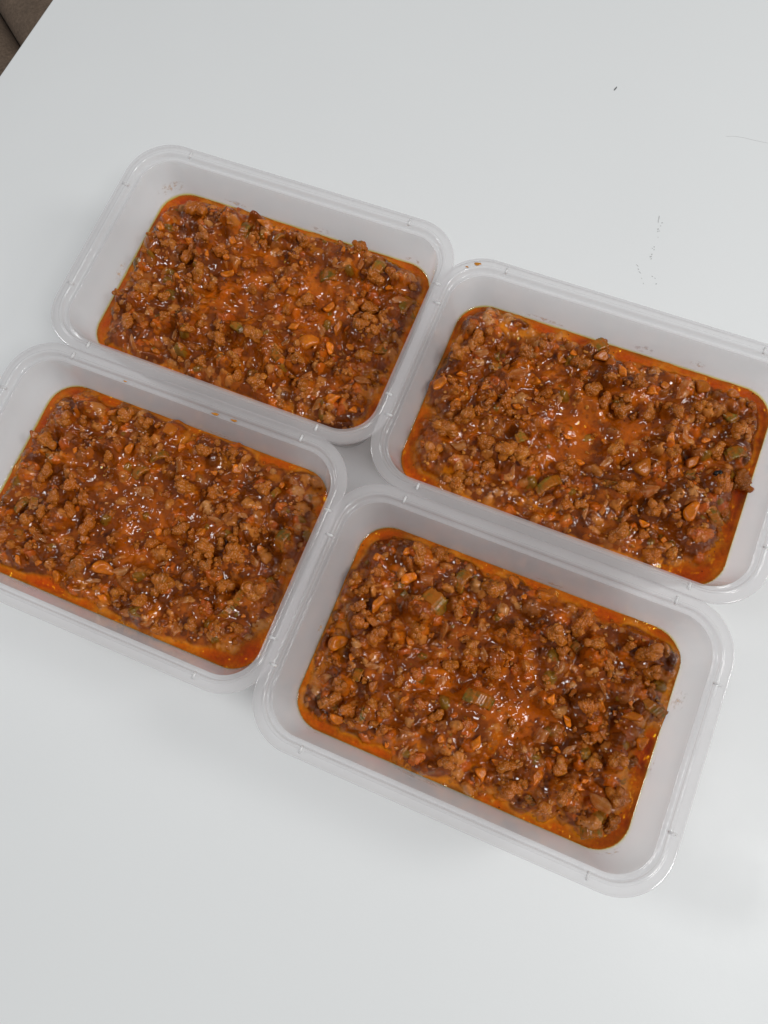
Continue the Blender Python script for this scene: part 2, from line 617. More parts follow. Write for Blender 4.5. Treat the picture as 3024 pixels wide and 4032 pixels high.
BODY, RIM, RIB = make_body(), make_rim(), make_rib()
BOX = {  # x, y (mm), turn (deg), oil level above the table (mm), label
    'A': (-29.30, 217.26, -38.54, 29.5, 'translucent plastic food container at the back, nearest the sofa'),
    'B': (-105.75, 127.85, -38.31, 29.0, 'translucent plastic food container cut off by the left picture edge'),
    'C': (97.35, 104.81, -38.46, 29.5, 'translucent plastic food container cut off by the right picture edge'),
    'D': (21.65, 14.41, -38.47, 24.5, 'translucent plastic food container at the front, nearest the viewer'),
}


def wall_patch(name, key, parent, x, y, z0, z1, half, matl, off=0.12):
    """thin film lying on the inner wall around the wall point nearest (x, y)"""
    zc = (z0 + z1) / 2
    ref = ring(*inner(zc), zc, nc=40)
    i0 = min(range(len(ref)), key=lambda i: (ref[i][0] - x) ** 2 + (ref[i][1] - y) ** 2)
    # dense arc-length samples of the reference ring
    def sample(z, s):
        P = np.array(ring(*inner(z), z, nc=40))
        L = np.r_[0, np.cumsum(np.linalg.norm(np.diff(np.r_[P, P[:1]], axis=0), axis=1))]
        PP = np.r_[P, P[:1]]
        c = L[i0] + s
        c %= L[-1]
        return np.array([np.interp(c, L, PP[:, q]) for q in range(2)])
    nu, nv = 25, 9
    V, UV, F = [], [], []
    for j in range(nv):
        z = z0 + (z1 - z0) * j / (nv - 1)
        for i in range(nu):
            s = -half + 2 * half * i / (nu - 1)
            p = sample(z, s)
            a, b = sample(z, s - 0.4), sample(z, s + 0.4)
            t = (b - a) / np.linalg.norm(b - a)
            nrm = np.array([-t[1], t[0]])           # inward for a counter-clockwise ring
            p = p + nrm * off
            V.append((p[0] * MM, p[1] * MM, z * MM))
            UV.append((i / (nu - 1), j / (nv - 1)))
    for j in range(nv - 1):
        for i in range(nu - 1):
            F.append((j * nu + i, j * nu + i + 1, (j + 1) * nu + i + 1, (j + 1) * nu + i))
    me = mesh(name, V, F)
    uv = me.uv_layers.new(name='UVMap')
    for lp in me.loops:
        uv.data[lp.index].uv = UV[lp.vertex_index]
    return link_obj(name, me, parent, matl)


def drop_mesh(seed, n=2):
    rng = random.Random(seed)
    bm = bmesh.new()
    bmesh.ops.create_icosphere(bm, subdivisions=2, radius=1.0)
    ph = [rng.uniform(0, 6.28) for _ in range(4)]
    for v in bm.verts:
        a = math.atan2(v.co.y, v.co.x)
        k = 1 + 0.22 * math.sin(2 * a + ph[0]) + 0.15 * math.sin(3 * a + ph[1])
        v.co = Vector((v.co.x * k, v.co.y * k, max(v.co.z, -0.3)))
    me = bpy.data.meshes.new('drop')
    bm.to_mesh(me)
    bm.free()
    me.polygons.foreach_set('use_smooth', [True] * len(me.polygons))
    me.materials.append(M['drop'])
    return me


CONT = {}
for key, (bx, by, ang, lvl, lab) in BOX.items():
    root = empty('plastic_container', (bx * MM, by * MM, 0.0), math.radians(ang))
    tag(root, lab, 'container', 'open plastic food containers on the table')
    link_obj('body', BODY, root)
    link_obj('rim', RIM, root)
    for (x, y, a) in ((-58.7, 55.2, 90), (58.7, 55.2, 90), (-58.7, -55.2, -90), (58.7, -55.2, -90), (-82.7, 29.2, 180), (-82.7, -29.2, 180), (82.7, 29.2, 0), (82.7, -29.2, 0)):
        rb = link_obj('rib', RIB, root)
        rb.location = (x * MM, y * MM, 52.72 * MM)
        rb.rotation_euler = (0, 0, math.radians(a))
    CONT[key] = root

for key, x, y, za, zb, half, mk in (
        ('A', -70, 44, 1.5, 9, 10, 'smear'), ('A', -45, 49, 1.0, 5, 8, 'smear'), ('A', -76, -12, 1, 6, 6, 'smear'), ('A', 62, 46, 1, 4, 9, 'smear'), ('A', 20, 49, 1, 5, 7, 'wetfilm'),
        ('B', 10, 49, 1, 4, 10, 'smear'), ('B', -30, -50, 2, 8, 9, 'wetfilm'),
        ('C', -40, 49, 0.6, 4, 16, 'smear'), ('C', 20, 49, 1, 7, 6, 'wetfilm'), ('C', 45, 49, 2, 8, 4, 'smear'),
        ('D', 20, 48, 2, 5.5, 8, 'smear'), ('D', 75, 25, 1, 15, 5, 'smear'), ('D', 74, -8, 1, 4, 6, 'smear'), ('D', 68, -44, 1.5, 7, 7, 'smear'), ('D', -74, -10, 2, 7, 5, 'smear'), ('D', -20, -48, 2, 9, 13, 'wetfilm'),
        ('D', -60, -44, 2, 6, 5, 'smear')):
    lv = BOX[key][3]
    wall_patch('sauce_smear', key, CONT[key], x, y, lv + za, lv + zb, half, M[mk])
for k, (key, x, y, z, sx, sy, sz) in enumerate((('B', 16.0, 52.9, 49.62, 2.1, 0.55, 0.5), ('B', 25.5, 53.0, 49.62, 1.4, 0.6, 0.55), ('C', -72.5, 54.2, 52.45, 1.7, 0.9, 0.35), ('C', -76.5, 51.2, 52.45, 0.7, 0.5, 0.3),
                                               ('B', -31.0, 52.9, 49.62, 0.8, 0.4, 0.3))):
    d = link_obj('sauce_drop', drop_mesh(k), CONT[key])
    d.location = (x * MM, y * MM, z * MM)
    d.scale = (sx * MM, sy * MM, sz * MM)


# ------------------------------------------------------------------ food piece shapes (unit size)
def ico(sub):
    bm = bmesh.new()
    bmesh.ops.create_icosphere(bm, subdivisions=sub, radius=1.0)
    V = np.array([v.co[:] for v in bm.verts])
    F = np.array([[v.index for v in f.verts] for f in bm.faces])
    bm.free()
    return V, F


ICO5, ICO4, ICO3, ICO2 = ico(5), ico(4), ico(3), ico(2)


def union_spheres(dirs, cen, rad):
    """distance along each direction to the far side of a union of spheres that all reach the origin"""
    b = dirs @ cen.T
    c = (cen ** 2).sum(1) - rad ** 2
    disc = b * b - c
    t = np.where(disc > 0, b + np.sqrt(np.maximum(disc, 0)), 0)
    return t.max(1)


def mince_mesh(seed, src, fine=1.0):
    rng = np.random.default_rng(seed)
    dirs, F = src
    el = np.array([1.0, rng.uniform(0.6, 0.9), rng.uniform(0.55, 0.8)])
    n1 = rng.integers(5, 9)
    d1 = rng.normal(size=(n1, 3))
    d1 /= np.linalg.norm(d1, axis=1)[:, None]
    d1 *= rng.uniform(0.35, 1.0, (n1, 1)) * el
    cen = [d1]
    rad = [np.maximum(rng.uniform(0.22, 0.42, n1), 0.0)]
    rad[0][:2] = (0.45, 0.4)
    d1[:2] *= 0.4
    n2 = int(80 / fine ** 1.6)
    d2 = rng.normal(size=(n2, 3))
    d2 /= np.linalg.norm(d2, axis=1)[:, None]
    r0 = union_spheres(d2, cen[0], rad[0])
    cen.append(d2 * np.maximum(r0, 0.35)[:, None] * 0.95)
    rad.append(rng.uniform(0.06, 0.19, n2) * fine)
    C, R = np.concatenate(cen), np.concatenate(rad)
    r = np.maximum(union_spheres(dirs, C, R), 0.3)
    r *= 1 + 0.05 * np.sin(dirs @ rng.normal(size=3) * 9 + 1) + rng.normal(0, 0.012, len(r))
    me = fast_mesh('mince_lump', dirs * r[:, None], F)
    me.materials.append(M['mince'])
    return me


def outward(me):
    bm = bmesh.new()
    bm.from_mesh(me)
    bmesh.ops.recalc_face_normals(bm, faces=bm.faces[:])
    bm.to_mesh(me)
    bm.free()


def slab(name, outline, thick, fn, matl, nin=4):
    """closed plate: outline polygon (n,2), concentric rings inward, bent by fn(x, y, side) -> xyz"""
    n = len(outline)
    c = outline.mean(0)
    V, F = [], []
    for side in (1, -1):
        for k in range(nin):
            s = 1 - k / nin
            th = thick * (0.4, 0.85, 1.0, 1.0, 1.0, 1.0)[k]
            for p in outline:
                q = c + (p - c) * s
                V.append(fn(q[0], q[1], side * th / 2))
        V.append(fn(c[0], c[1], side * thick / 2))
    half = nin * n + 1
    for sd in (0, 1):
        o = sd * half
        for k in range(nin - 1):
            for i in range(n):
                j = (i + 1) % n
                f = (o + k * n + i, o + k * n + j, o + (k + 1) * n + j, o + (k + 1) * n + i)
                F.append(f if sd == 0 else f[::-1])
        for i in range(n):
            j = (i + 1) % n
            f = (o + (nin - 1) * n + i, o + (nin - 1) * n + j, o + nin * n)
            F.append(f if sd == 0 else f[::-1])
    for i in range(n):
        j = (i + 1) % n
        F.append((i, half + i, half + j, j))
    me = mesh(name, V, F)
    me.materials.append(matl)
    return me


def rough_poly(rng, corners, n, jag, sx, sy):
    ang = np.sort(rng.uniform(0, 2 * np.pi, corners) * 0.35 + np.arange(corners) * 2 * np.pi / corners * 0.95)
    rr = rng.uniform(0.8, 1.08, corners)
    P = np.c_[np.cos(ang) * rr * sx, np.sin(ang) * rr * sy]
    Q = np.r_[P, P[:1]]
    L = np.r_[0, np.cumsum(np.linalg.norm(np.diff(Q, axis=0), axis=1))]
    t = np.linspace(0, L[-1], n, endpoint=False)
    O = np.c_[np.interp(t, L, Q[:, 0]), np.interp(t, L, Q[:, 1])]
    O = O * (1 + rng.normal(0, jag, n))[:, None]
    for _ in range(4):
        O = 0.5 * O + 0.25 * (np.roll(O, 1, 0) + np.roll(O, -1, 0))
    return O


def onion_mesh(seed):
    rng = np.random.default_rng(seed)
    w = rng.uniform(0.3, 0.55)
    O = rough_poly(rng, rng.integers(5, 8), 40, 0.04, 1.0, w)
    cu, cv = rng.uniform(0.3, 0.7), rng.uniform(0.0, 0.15)
    ph = rng.uniform(0, 6)

    def fn(x, y, t):
        z = -cu * y * y / w * 0.9 - cv * x * x + 0.05 * math.sin(4 * x + ph)
        return (x, y, z + t)
    return slab('onion_piece', O, 0.12, fn, M['onion'], 6)


def carrot_mesh(seed):
    rng = np.random.default_rng(seed)
    O = rough_poly(rng, rng.integers(5, 8), 36, 0.07, 1.0, rng.uniform(0.45, 0.85))
    cu = rng.uniform(-0.25, 0.45)
    tw = rng.uniform(-0.35, 0.35)
    k = rng.uniform(0, 6, 3)

    def fn(x, y, t):
        z = cu * x * x + tw * x * y + 0.05 * math.sin(5 * x + k[0]) * math.cos(6 * y + k[1])
        return (x, y, z + t * (1 + 0.3 * math.sin(3 * x + k[2])))
    return slab('carrot_piece', O, rng.uniform(0.4, 0.65), fn, M['carrot'], 5)


def celery_mesh(seed):
    """short slice of stalk: ribbed curved band"""
    rng = np.random.default_rng(seed)
    nu, nl = 30, 7
    arc = rng.uniform(1.3, 2.3)
    Rr = 1.0 / math.sin(arc / 2) * 0.98 if arc < math.pi else 1.0
    half = rng.uniform(0.32, 0.6)
    th = 0.34 * rng.uniform(0.7, 1.1)
    rings = []
    prof = []
    for i in range(nu):                       # outer side with ribs
        a = -arc / 2 + arc * i / (nu - 1)
        r = Rr + 0.055 * abs(math.sin(a / arc * math.pi * 5)) ** 0.7
        prof.append((r * math.sin(a), r * math.cos(a) - Rr))
    for i in range(nu):
        a = arc / 2 - arc * i / (nu - 1)
        r = Rr - th * (1 - 0.45 * abs(2 * a / arc) ** 2)
        prof.append((r * math.sin(a), r * math.cos(a) - Rr))
    n = len(prof)
    V, F = [], []
    sk = rng.uniform(-0.3, 0.3)
    jit = rng.normal(0, 0.03, (2, n))
    for k in range(nl):
        y = -half + 2 * half * k / (nl - 1)
        e = 0.94 if k in (0, nl - 1) else 1.0
        for i, (x, z) in enumerate(prof):
            yy = y + (jit[0, i] if k == 0 else jit[1, i] if k == nl - 1 else 0)
            V.append((x * e + sk * y, yy, z * e))
    for k in range(nl - 1):
        for i in range(n):
            j = (i + 1) % n
            F.append((k * n + i, (k + 1) * n + i, (k + 1) * n + j, k * n + j))
    for k, o in ((0, 0), (1, (nl - 1) * n)):
        for i in range(nu - 1):
            f = (o + i, o + i + 1, o + n - 2 - i, o + n - 1 - i)
            F.append(f if k == 0 else f[::-1])
    me = mesh('celery_piece', V, F)
    outward(me)
    me.materials.append(M['celery'])
    return me


def tomato_mesh(seed):
    """ragged lump of cooked tomato with mince stuck to it"""
    rng = np.random.default_rng(seed)
    dirs, F = ICO4
    n1 = 12
    d1 = rng.normal(size=(n1, 3))
    d1 /= np.linalg.norm(d1, axis=1)[:, None]
    cen = d1 * rng.uniform(0.3, 0.8, (n1, 1)) * np.array([1, 0.75, 0.5])
    rad = rng.uniform(0.18, 0.36, n1)
    cen[:2] *= 0.3
    rad[:2] = 0.45
    r = np.maximum(union_spheres(dirs, cen, rad), 0.3)
    for _ in range(14):
        r += 0.025 * np.sin(dirs @ rng.normal(size=3) * rng.uniform(6, 24) + rng.uniform(0, 6))
    me = fast_mesh('tomato_piece', dirs * r[:, None] * np.array([1, 0.95, 0.8]), F)
    me.materials.append(M['tomato'])
    return me


SHAPES = dict(
    m=[mince_mesh(10 + i, ICO4) for i in range(16)], o=[onion_mesh(100 + i) for i in range(9)], c=[carrot_mesh(200 + i) for i in range(10)],
    e=[celery_mesh(300 + i) for i in range(7)], t=[tomato_mesh(400 + i) for i in range(7)])
bt = mince_mesh(500, ICO3)
bt.materials.clear()
bt.materials.append(M['burnt'])
SHAPES['x'] = [bt]
BIG_MINCE = [mince_mesh(600 + i, ICO5, 0.62) for i in range(8)]
PNAME = dict(m='mince_lump', o='onion_piece', c='carrot_piece', e='celery_piece', t='tomato_piece', x='burnt_bit')
TONE = {'': (1, 1, 1), 'o': (1.12, 0.78, 0.4), 'p': (1.22, 1.2, 1.15), 'b': (0.62, 0.62, 0.66), 'd': (0.66, 0.66, 0.62), 'y': (1.15, 1.12, 0.9), 'r': (1.08, 0.92, 0.78), 'g': (0.85, 0.82, 0.62)}

# pieces that stand out in each portion: kind + tone, x, y (mm from the container's middle), size (mm), turn (deg)
NOTABLE = {
    'A': [('mo',-28.8,18.0,9,42),('mp',-56.2,-32.7,10,-19),('mb',-40.6,21.3,10,54),('mo',-53.7,37.3,13,42),('t',-46.2,30.7,6,19),('o',-37.4,32.9,7,42),('e',-24.5,36.8,9,87),('c',-14.2,40.1,11,-7),('c',-9.6,43.5,7,54),('op',-3.3,30.6,6.5,54),('ey',38.8,49.5,8,104),('ep',49.1,38.9,11,85),('o',31.6,30.4,11,8),('ed',25.7,25.5,10,20),('cy',57.6,30.4,6,42),('or',64.0,23.4,15,-22),('ep',70.6,25.0,11,74),('cd',13.9,11.2,10,96),('o',33.3,-1.1,9,-39),('c',31.6,-10.7,15,-16),('cy',41.6,2.6,9,95),('m',60.5,-8.5,11,42),('cy',54.5,-34.3,10,20),('ep',-4.4,-16.7,10,-6),('c',-22.0,9.2,8,31),('mp',9.2,-19.2,11,-1),('t',2.6,-28.8,8,20),('mp',-11.8,-39.5,8,20),('ed',21.4,-24.3,9,-29),('o',37.1,-26.4,8,42),('mp',6.4,-40.7,8,20),('c',32.3,10.5,8,64),('t',26.9,4.2,9,53),('m',24.2,45.3,6,104),('mb',7.1,39.4,8,86),('mp',-45.9,5.3,6,19),('mp',-46.8,-13.3,7,65),('mb',40.6,52.6,8,19)],
    'B': [('t',-56.1,40.3,11,76),('ep',-36.7,46.7,7,117),('mp',-32.1,41.7,10,53),('mb',-49.8,31.0,7,20),('cd',-7.6,44.0,11,97),('op',-32.0,31.0,10,87),('cy',-21.7,26.9,7,86),('e',-7.0,29.1,9,42),('e',-12.0,19.4,9,64),('og',-6.5,9.9,21,11),('e',-59.3,-15.4,10,76),('m',-57.2,1.7,9,53),('m',-21.2,40.3,9,-9),('mp',-51.6,-22.0,8,21),('mp',-44.9,-16.9,7,64),('op',42.6,17.2,9,-37),('ed',64.5,11.7,10,84),('o',69.0,18.8,7,-9),('cy',-7.4,-29.1,12,2),('o',-10.4,-35.5,9,21),('m',23.6,-26.8,12,85),('og',34.9,-29.1,15,36),('t',44.5,-28.3,13,63),('op',14.0,-45.4,11,31),('o',23.4,-43.9,10,63),('o',35.4,-41.3,10,-34),('m',41.9,-37.3,8,73),('og',57.4,-3.2,11,105),('mp',63.6,-13.3,13,21),('mp',48.5,-15.5,9,52),('m',29.1,-46.0,8,106),('m',48.7,-2.8,10,95),('cy',29.5,35.8,7,21),('t',58.9,26.0,12,11),('mp',10.9,38.3,9,21),('mp',-30.8,19.9,7,21),('c',71.1,-18.1,7,83),('ey',57.5,-18.5,8,73),('ed',55.0,-26.8,8,63),('mp',2.6,-36.3,8,52)],
    'C': [('o',-57.9,19.7,9,26),('mb',-37.9,28.2,12,42),('m',-61.9,25.7,10,53),('or',-37.3,16.5,13,31),('c',-29.9,17.8,8,-2),('e',-9.5,41.3,12,47),('mb',-5.3,50.2,8,81),('cd',-3.8,36.7,11,26),('mb',-12.7,31.4,9,-34),('o',-16.3,11.1,7,100),('c',-70.6,-1.8,9,53),('o',-66.3,-6.8,8,4),('mp',-3.8,20.9,9,72),('mp',-61.1,-21.4,13,-1),('og',-51.6,-25.7,12,31),('mp',-59.7,-34.3,11,83),('mp',-40.3,-20.9,11,21),('mp',-35.1,-30.5,9,-21),('mp',-47.4,-43.4,12,42),('ey',-7.5,-28.2,13,52),('og',-5.9,-36.1,9,42),('op',34.6,34.0,15,76),('cd',41.9,40.7,10,20),('ep',58.3,30.7,10,-36),('e',64.3,14.8,10,37),('mp',56.7,11.9,9,52),('c',48.4,5.0,9,70),('cd',29.3,-8.4,14,26),('or',33.5,-15.6,18,16),('o',13.2,-10.6,10,66),('mb',70.9,3.5,13,26),('x',59.5,0.8,5,21),('cy',53.6,-19.4,11,79),('t',59.5,-27.8,15,21),('m',39.7,-24.1,9,80),('mo',62.6,-5.0,10,97),('op',18.2,-30.3,8,80),('m',28.1,-39.4,10,32),('mo',45.2,-43.4,11,32),('mp',51.7,-39.3,8,-11),('m',23.7,18.3,9,80),('ep',64.4,-18.4,9,-34),('t',67.2,-12.4,9,97)],
    'D': [('e',-25.7,35.0,10,81),('cy',-47.5,27.7,9,42),('or',-39.2,29.2,11,11),('ey',-30.4,21.5,14,-19),('og',-24.1,11.3,12,101),('ey',-45.6,20.2,7,62),('c',-54.7,11.9,10,82),('mp',-11.2,36.1,11,32),('c',-2.5,43.7,9,-20),('c',11.5,43.9,10,32),('op',-9.7,19.9,8,-39),('m',-17.1,-1.2,8,42),('mo',-50.5,-0.9,10,72),('o',19.0,2.2,11,2),('ed',0.7,-9.6,14,2),('o',-47.9,-14.2,8,22),('op',-23.4,-33.6,9,3),('c',5.0,-26.8,8,90),('o',-22.9,-44.7,10,81),('t',-16.8,-43.3,11,32),('mp',-3.0,-39.1,8,90),('or',28.6,-14.4,15,79),('mp',17.5,-15.2,8,51),('c',-65.1,-9.8,12,42),('m',-70.8,19.2,9,83),('mb',-64.6,14.4,7,22),('m',-43.2,48.6,9,-20),('mo',30.4,38.0,11,42),('mp',28.3,32.4,8,22),('ep',67.4,14.1,12,-14),('cy',68.5,0.3,10,93),('o',68.8,-9.2,8,-19),('cd',61.4,7.3,10,22),('m',58.9,34.3,12,1),('mp',51.1,34.7,7,51),('cy',50.0,-27.2,5,3),('mp',59.5,-10.5,9,41),('mp',40.2,-23.0,9,79),('og',57.9,-29.3,14,-13),('m',65.8,-24.9,11,98),('mp',66.1,-36.0,9,69),('e',58.5,-40.9,9,32),('og',49.8,-36.0,6,98),('m',-59.0,-34.3,10,22),('mb',-56.4,-26.3,8,62),('mp',-14.1,-22.8,7,22),('mo',1.6,2.9,9,90),('t',-2.6,-4.5,7,22)],
}

# ------------------------------------------------------------------ the four portions of sauce
C_SAUCE = [lin(138, 63, 8), lin(156, 75, 10), lin(104, 46, 7), lin(186, 96, 15), lin(120, 58, 10)]
C_BITS = [(lin(196, 130, 66), 7), (lin(150, 92, 44), 5), (lin(196, 100, 20), 4), (lin(182, 88, 28), 2), (lin(124, 98, 32), 2), (lin(150, 92, 46), 3), (lin(92, 46, 18), 3), (lin(200, 146, 92), 1.5)]
BW = np.array([w for _, w in C_BITS])
BW = BW / BW.sum()
BC = np.array([c for c, _ in C_BITS]) * np.array([1.0, 0.9, 0.7])
STEP = 0.33

PORTION = {  # seed, smooth areas (x, y, radius), dips (x, y, radius, depth), extra oil (x, y, radius, width), label
    'A': (3, [(-8, 5, 22), (25, 12, 16), (5, -12, 14)], [(45, -18, 12, 5), (38, 10, 12, 3.5), (10, 0, 22, 2)], [(-74, -45, 18, 4), (78, 40, 20, 3), (-74, 42, 20, 5), (-78, 0, 36, 2)],
          'tomato mince sauce filling the container nearest the sofa'),
    'B': (7, [(0, -2, 20), (-20, 10, 14), (18, 6, 12)], [(0, -8, 24, 3), (-38, 22, 10, 3)], [(72, -48, 30, 9), (-72, 45, 22, 4), (-40, -50, 26, 6)],
          'tomato mince sauce filling the container cut off by the left picture edge'),
    'C': (13, [(2, 4, 22), (18, 16, 12), (-8, -10, 12)], [(5, 0, 24, 3), (-48, -8, 10, 3.5), (-35, 32, 10, 3)], [(-74, -46, 26, 9), (78, 0, 46, 5), (72, -46, 26, 8), (10, 52, 40, 5)],
          'tomato mince sauce filling the container cut off by the right picture edge'),
    'D': (23, [(-8, 2, 20), (15, -8, 14)], [(0, 5, 26, 2.5), (62, 22, 9, 3.5), (42, -8, 14, 3)], [(76, -44, 26, 8), (78, 0, 36, 3.5), (-50, -52, 20, 3), (-66, 46, 20, 5), (40, 52, 40, 3)],
          'tomato mince sauce filling the container nearest the viewer'),
}


def box(A, r):
    for ax in (0, 1):
        P = np.concatenate([np.repeat(np.take(A, [0], ax), r + 1, ax), A, np.repeat(np.take(A, [-1], ax), r, ax)], ax)
        Cm = np.cumsum(P, ax)
        n = A.shape[ax]
        A = (np.take(Cm, range(2 * r + 1, 2 * r + 1 + n), ax) - np.take(Cm, range(0, n), ax)) / (2 * r + 1)
    return A


def portion(key):
    seed, smooth, dips, oilx, label = PORTION[key]
    bx, by, ang, lvl, _ = BOX[key]
    rng = np.random.default_rng(seed)
    prng = random.Random(seed)
    hx, hy, hr = inner(lvl)
    xs = np.arange(-hx - 1, hx + 1, STEP)
    ys = np.arange(-hy - 1, hy + 1, STEP)
    X, Y = np.meshgrid(xs, ys, indexing='ij')
    sd = sd_rr(X, Y, hx, hy, hr)
    # macro relief, heights relative to the oil level
    Z = 2.2 + 2.8 * vnoise(X, Y, 17, rng) + 4.2 * vnoise(X, Y, 7.5, rng) + 1.8 * vnoise(X, Y, 4, rng)
    SM = np.zeros_like(X)
    for (x, y, r) in smooth:
        SM = np.maximum(SM, np.exp(-((X - x) ** 2 + (Y - y) ** 2) / (r * r) * 0.8))
    SM = np.clip(SM + 0.25 * vnoise(X, Y, 9, rng), 0, 1)
    for (x, y, r, d) in dips:
        Z -= d * np.exp(-((X - x) ** 2 + (Y - y) ** 2) / (r * r))
    width = 3.7 + 2.4 * vnoise(X, Y, 14, rng) + 1.0 * vnoise(X, Y, 5, rng)
    for (x, y, r, w) in oilx:
        width += w * np.exp(-((X - x) ** 2 + (Y - y) ** 2) / (r * r) * 1.2)
    width = np.maximum(width, 1.2)
    e = ss(0.25, 1.35, -sd / width)
    Z = np.maximum(Z, -0.3 + 0.25 * Z)
    Z = Z * e - (0.7 + 1.5 * ss(0.3, 3.5, -sd) + 0.4 * vnoise(X, Y, 6, rng)) * (1 - e)
    base = Z.copy()
    colr = np.zeros(X.shape + (3,))
    n1 = vnoise(X, Y, 10, rng)
    n2 = vnoise(X, Y, 3.0, rng)
    cs = np.array(C_SAUCE)
    w1 = ss(-0.7, 0.7, n1 + 0.4 * n2)[..., None]
    colr[:] = cs[2] * (1 - w1) + cs[1] * w1
    SMc = ss(0.15, 0.7, SM)[..., None]
    colr[:] = np.array(lin(102, 46, 5)) * (1 - w1) + np.array(lin(138, 65, 8)) * w1
    colr[:] = colr * (1 - SMc) + (np.array(lin(130, 60, 7)) * (1 - w1) + np.array(lin(176, 86, 11)) * w1) * SMc
    w2 = 0.8 * ss(0.3, 0.8, vnoise(X, Y, 6, rng) + 0.3 * n2)[..., None]
    colr[:] = colr * (1 - w2) + cs[3] * w2
    w3 = ((1 - ss(-1.4, 0.5, Z)) * (1 - ss(9, 15, -sd)))[..., None]
    colr[:] = colr * (1 - w3) + np.array(lin(204, 120, 18)) * w3
    col_s = colr.copy()
    FN = vnoise(X, Y, 0.9, rng)
    FN2 = vnoise(X, Y, 1.7, rng)

    def stamp(cx, cy, rx, ry, a, hgt, lift, c=None, pw=2.0, jag=0.35, mixf=1.0):
        R = max(rx, ry) * 1.35
        i0, i1 = np.searchsorted(xs, (cx - R, cx + R))
        j0, j1 = np.searchsorted(ys, (cy - R, cy + R))
        if i1 - i0 < 2 or j1 - j0 < 2:
            return
        sl = (slice(i0, i1), slice(j0, j1))
        dx, dy = X[sl] - cx, Y[sl] - cy
        ca, sa = math.cos(a), math.sin(a)
        u, v = (ca * dx + sa * dy) / rx, (-sa * dx + ca * dy) / ry
        if -sd[min(np.searchsorted(xs, cx), len(xs) - 1), min(np.searchsorted(ys, cy), len(ys) - 1)] < width[sl].mean() * 0.72:
            return
        q = np.abs(u) ** pw + np.abs(v) ** pw + jag * (FN[sl] + 0.6 * FN2[sl])
        ic, jc = min(np.searchsorted(xs, cx), len(xs) - 1), min(np.searchsorted(ys, cy), len(ys) - 1)
        cand = 0.55 * base[ic, jc] + 0.45 * base[sl] + lift + hgt * np.sqrt(np.maximum(0, 1 - q))
        mk = (q < 1) & (cand > Z[sl])
        Z[sl] = np.where(mk, cand, Z[sl])
        if c is not None:
            t = (mk * mixf)[..., None]
            colr[sl] = colr[sl] * (1 - t) + np.asarray(c) * t

    # clumps the size of a finger tip with crevices between
    heaps = []
    tries = 0
    while len(heaps) < 34 and tries < 900:
        tries += 1
        x, y = rng.uniform(-hx, hx), rng.uniform(-hy, hy)
        i, j = int((x - xs[0]) / STEP), int((y - ys[0]) / STEP)
        if -sd[i, j] < width[i, j] + 4.5 or rng.random() < SM[i, j] * 0.75:
            continue
        if any((x - a) ** 2 + (y - b) ** 2 < 11 ** 2 for a, b, _ in heaps):
            continue
        r = rng.uniform(5.0, 8.0)
        heaps.append((x, y, r))
        a0 = rng.uniform(0, 6.28)
        for _ in range(4):
            a = rng.uniform(0, 6.28)
            q = r * rng.uniform(0.1, 0.55)
            rr = r * rng.uniform(0.4, 0.72)
            stamp(x + q * math.cos(a), y + q * math.sin(a), rr, rr * rng.uniform(0.6, 1.0), a0, rr * rng.uniform(1.0, 1.5), -0.2, cs[rng.integers(5)], 2.2, 0.3, 0.6)
    base = Z.copy()
    # pieces: the ones that stand out, then random fill
    items = [list(p) for p in NOTABLE[key]]
    for p in items:
        lim = 0.15 if p[0] == 'mb' and p[3] > 12 else 0.56 if p[0][0] == 'e' else 0.5
        for _ in range(30):
            d = float(sd_rr(np.array(p[1]), np.array(p[2]), hx, hy, hr))
            if -d >= lim * p[3] + 0.4:
                break
            p[1] *= 0.99
            p[2] *= 0.99
    taken = [(p[1], p[2], p[3] * 0.42) for p in items]

    def fill(kind, count, lo, hi):
        got = tries = 0
        while got < count and tries < 4000:
            tries += 1
            x, y, s = prng.uniform(-hx, hx), prng.uniform(-hy, hy), prng.uniform(lo, hi)
            if kind == 'm' and heaps and prng.random() < 0.75:
                q = prng.choice(heaps)
                x, y = prng.gauss(q[0], q[2] * 0.55), prng.gauss(q[1], q[2] * 0.55)
            i, j = int((x - xs[0]) / STEP), int((y - ys[0]) / STEP)
            if not (0 <= i < len(xs) and 0 <= j < len(ys)):
                continue
            if -sd[i, j] < width[i, j] * 0.7 + s * 0.42:
                continue
            if prng.random() < SM[i, j] * 0.8:
                continue
            if any((x - a) ** 2 + (y - b) ** 2 < (r + s * 0.36) ** 2 for a, b, r in taken):
                continue
            taken.append((x, y, s * (0.22 if kind == 'm' else 0.36)))
            tone = prng.choice(('', 'o', 'o', 'p', 'p', 'b') if kind == 'm' else ('', '', 'd', 'y') if kind in 'ce' else ('', '', 'g', 'r', 'd'))
            items.append([kind + tone, x, y, s, prng.uniform(0, 360)])
            got += 1
    fill('m', 24, 6.5, 11)
    fill('c', 15, 5, 8)
    fill('o', 11, 6, 11)
    fill('e', 5, 5, 8)
    fill('t', 5, 6, 10)
    fill('m', 62, 3.0, 6)
    fill('c', 18, 3, 4.8)

    root = empty('mince_sauce', (bx * MM, by * MM, 1.1 * MM), math.radians(ang))
    tag(root, label, 'sauce', 'portions of tomato mince sauce')

    # sauce heaped round each piece
    for k, x, y, s, a in items:
        if k[0] in 'mt':
            stamp(x, y, s * 0.62, s * 0.55, math.radians(a), s * 0.2, -0.2, cs[prng.randrange(5)], mixf=0.6)
        else:
            stamp(x, y, s * 0.6, s * 0.42, math.radians(a), s * 0.12, -0.1, cs[prng.randrange(5)], mixf=0.6)
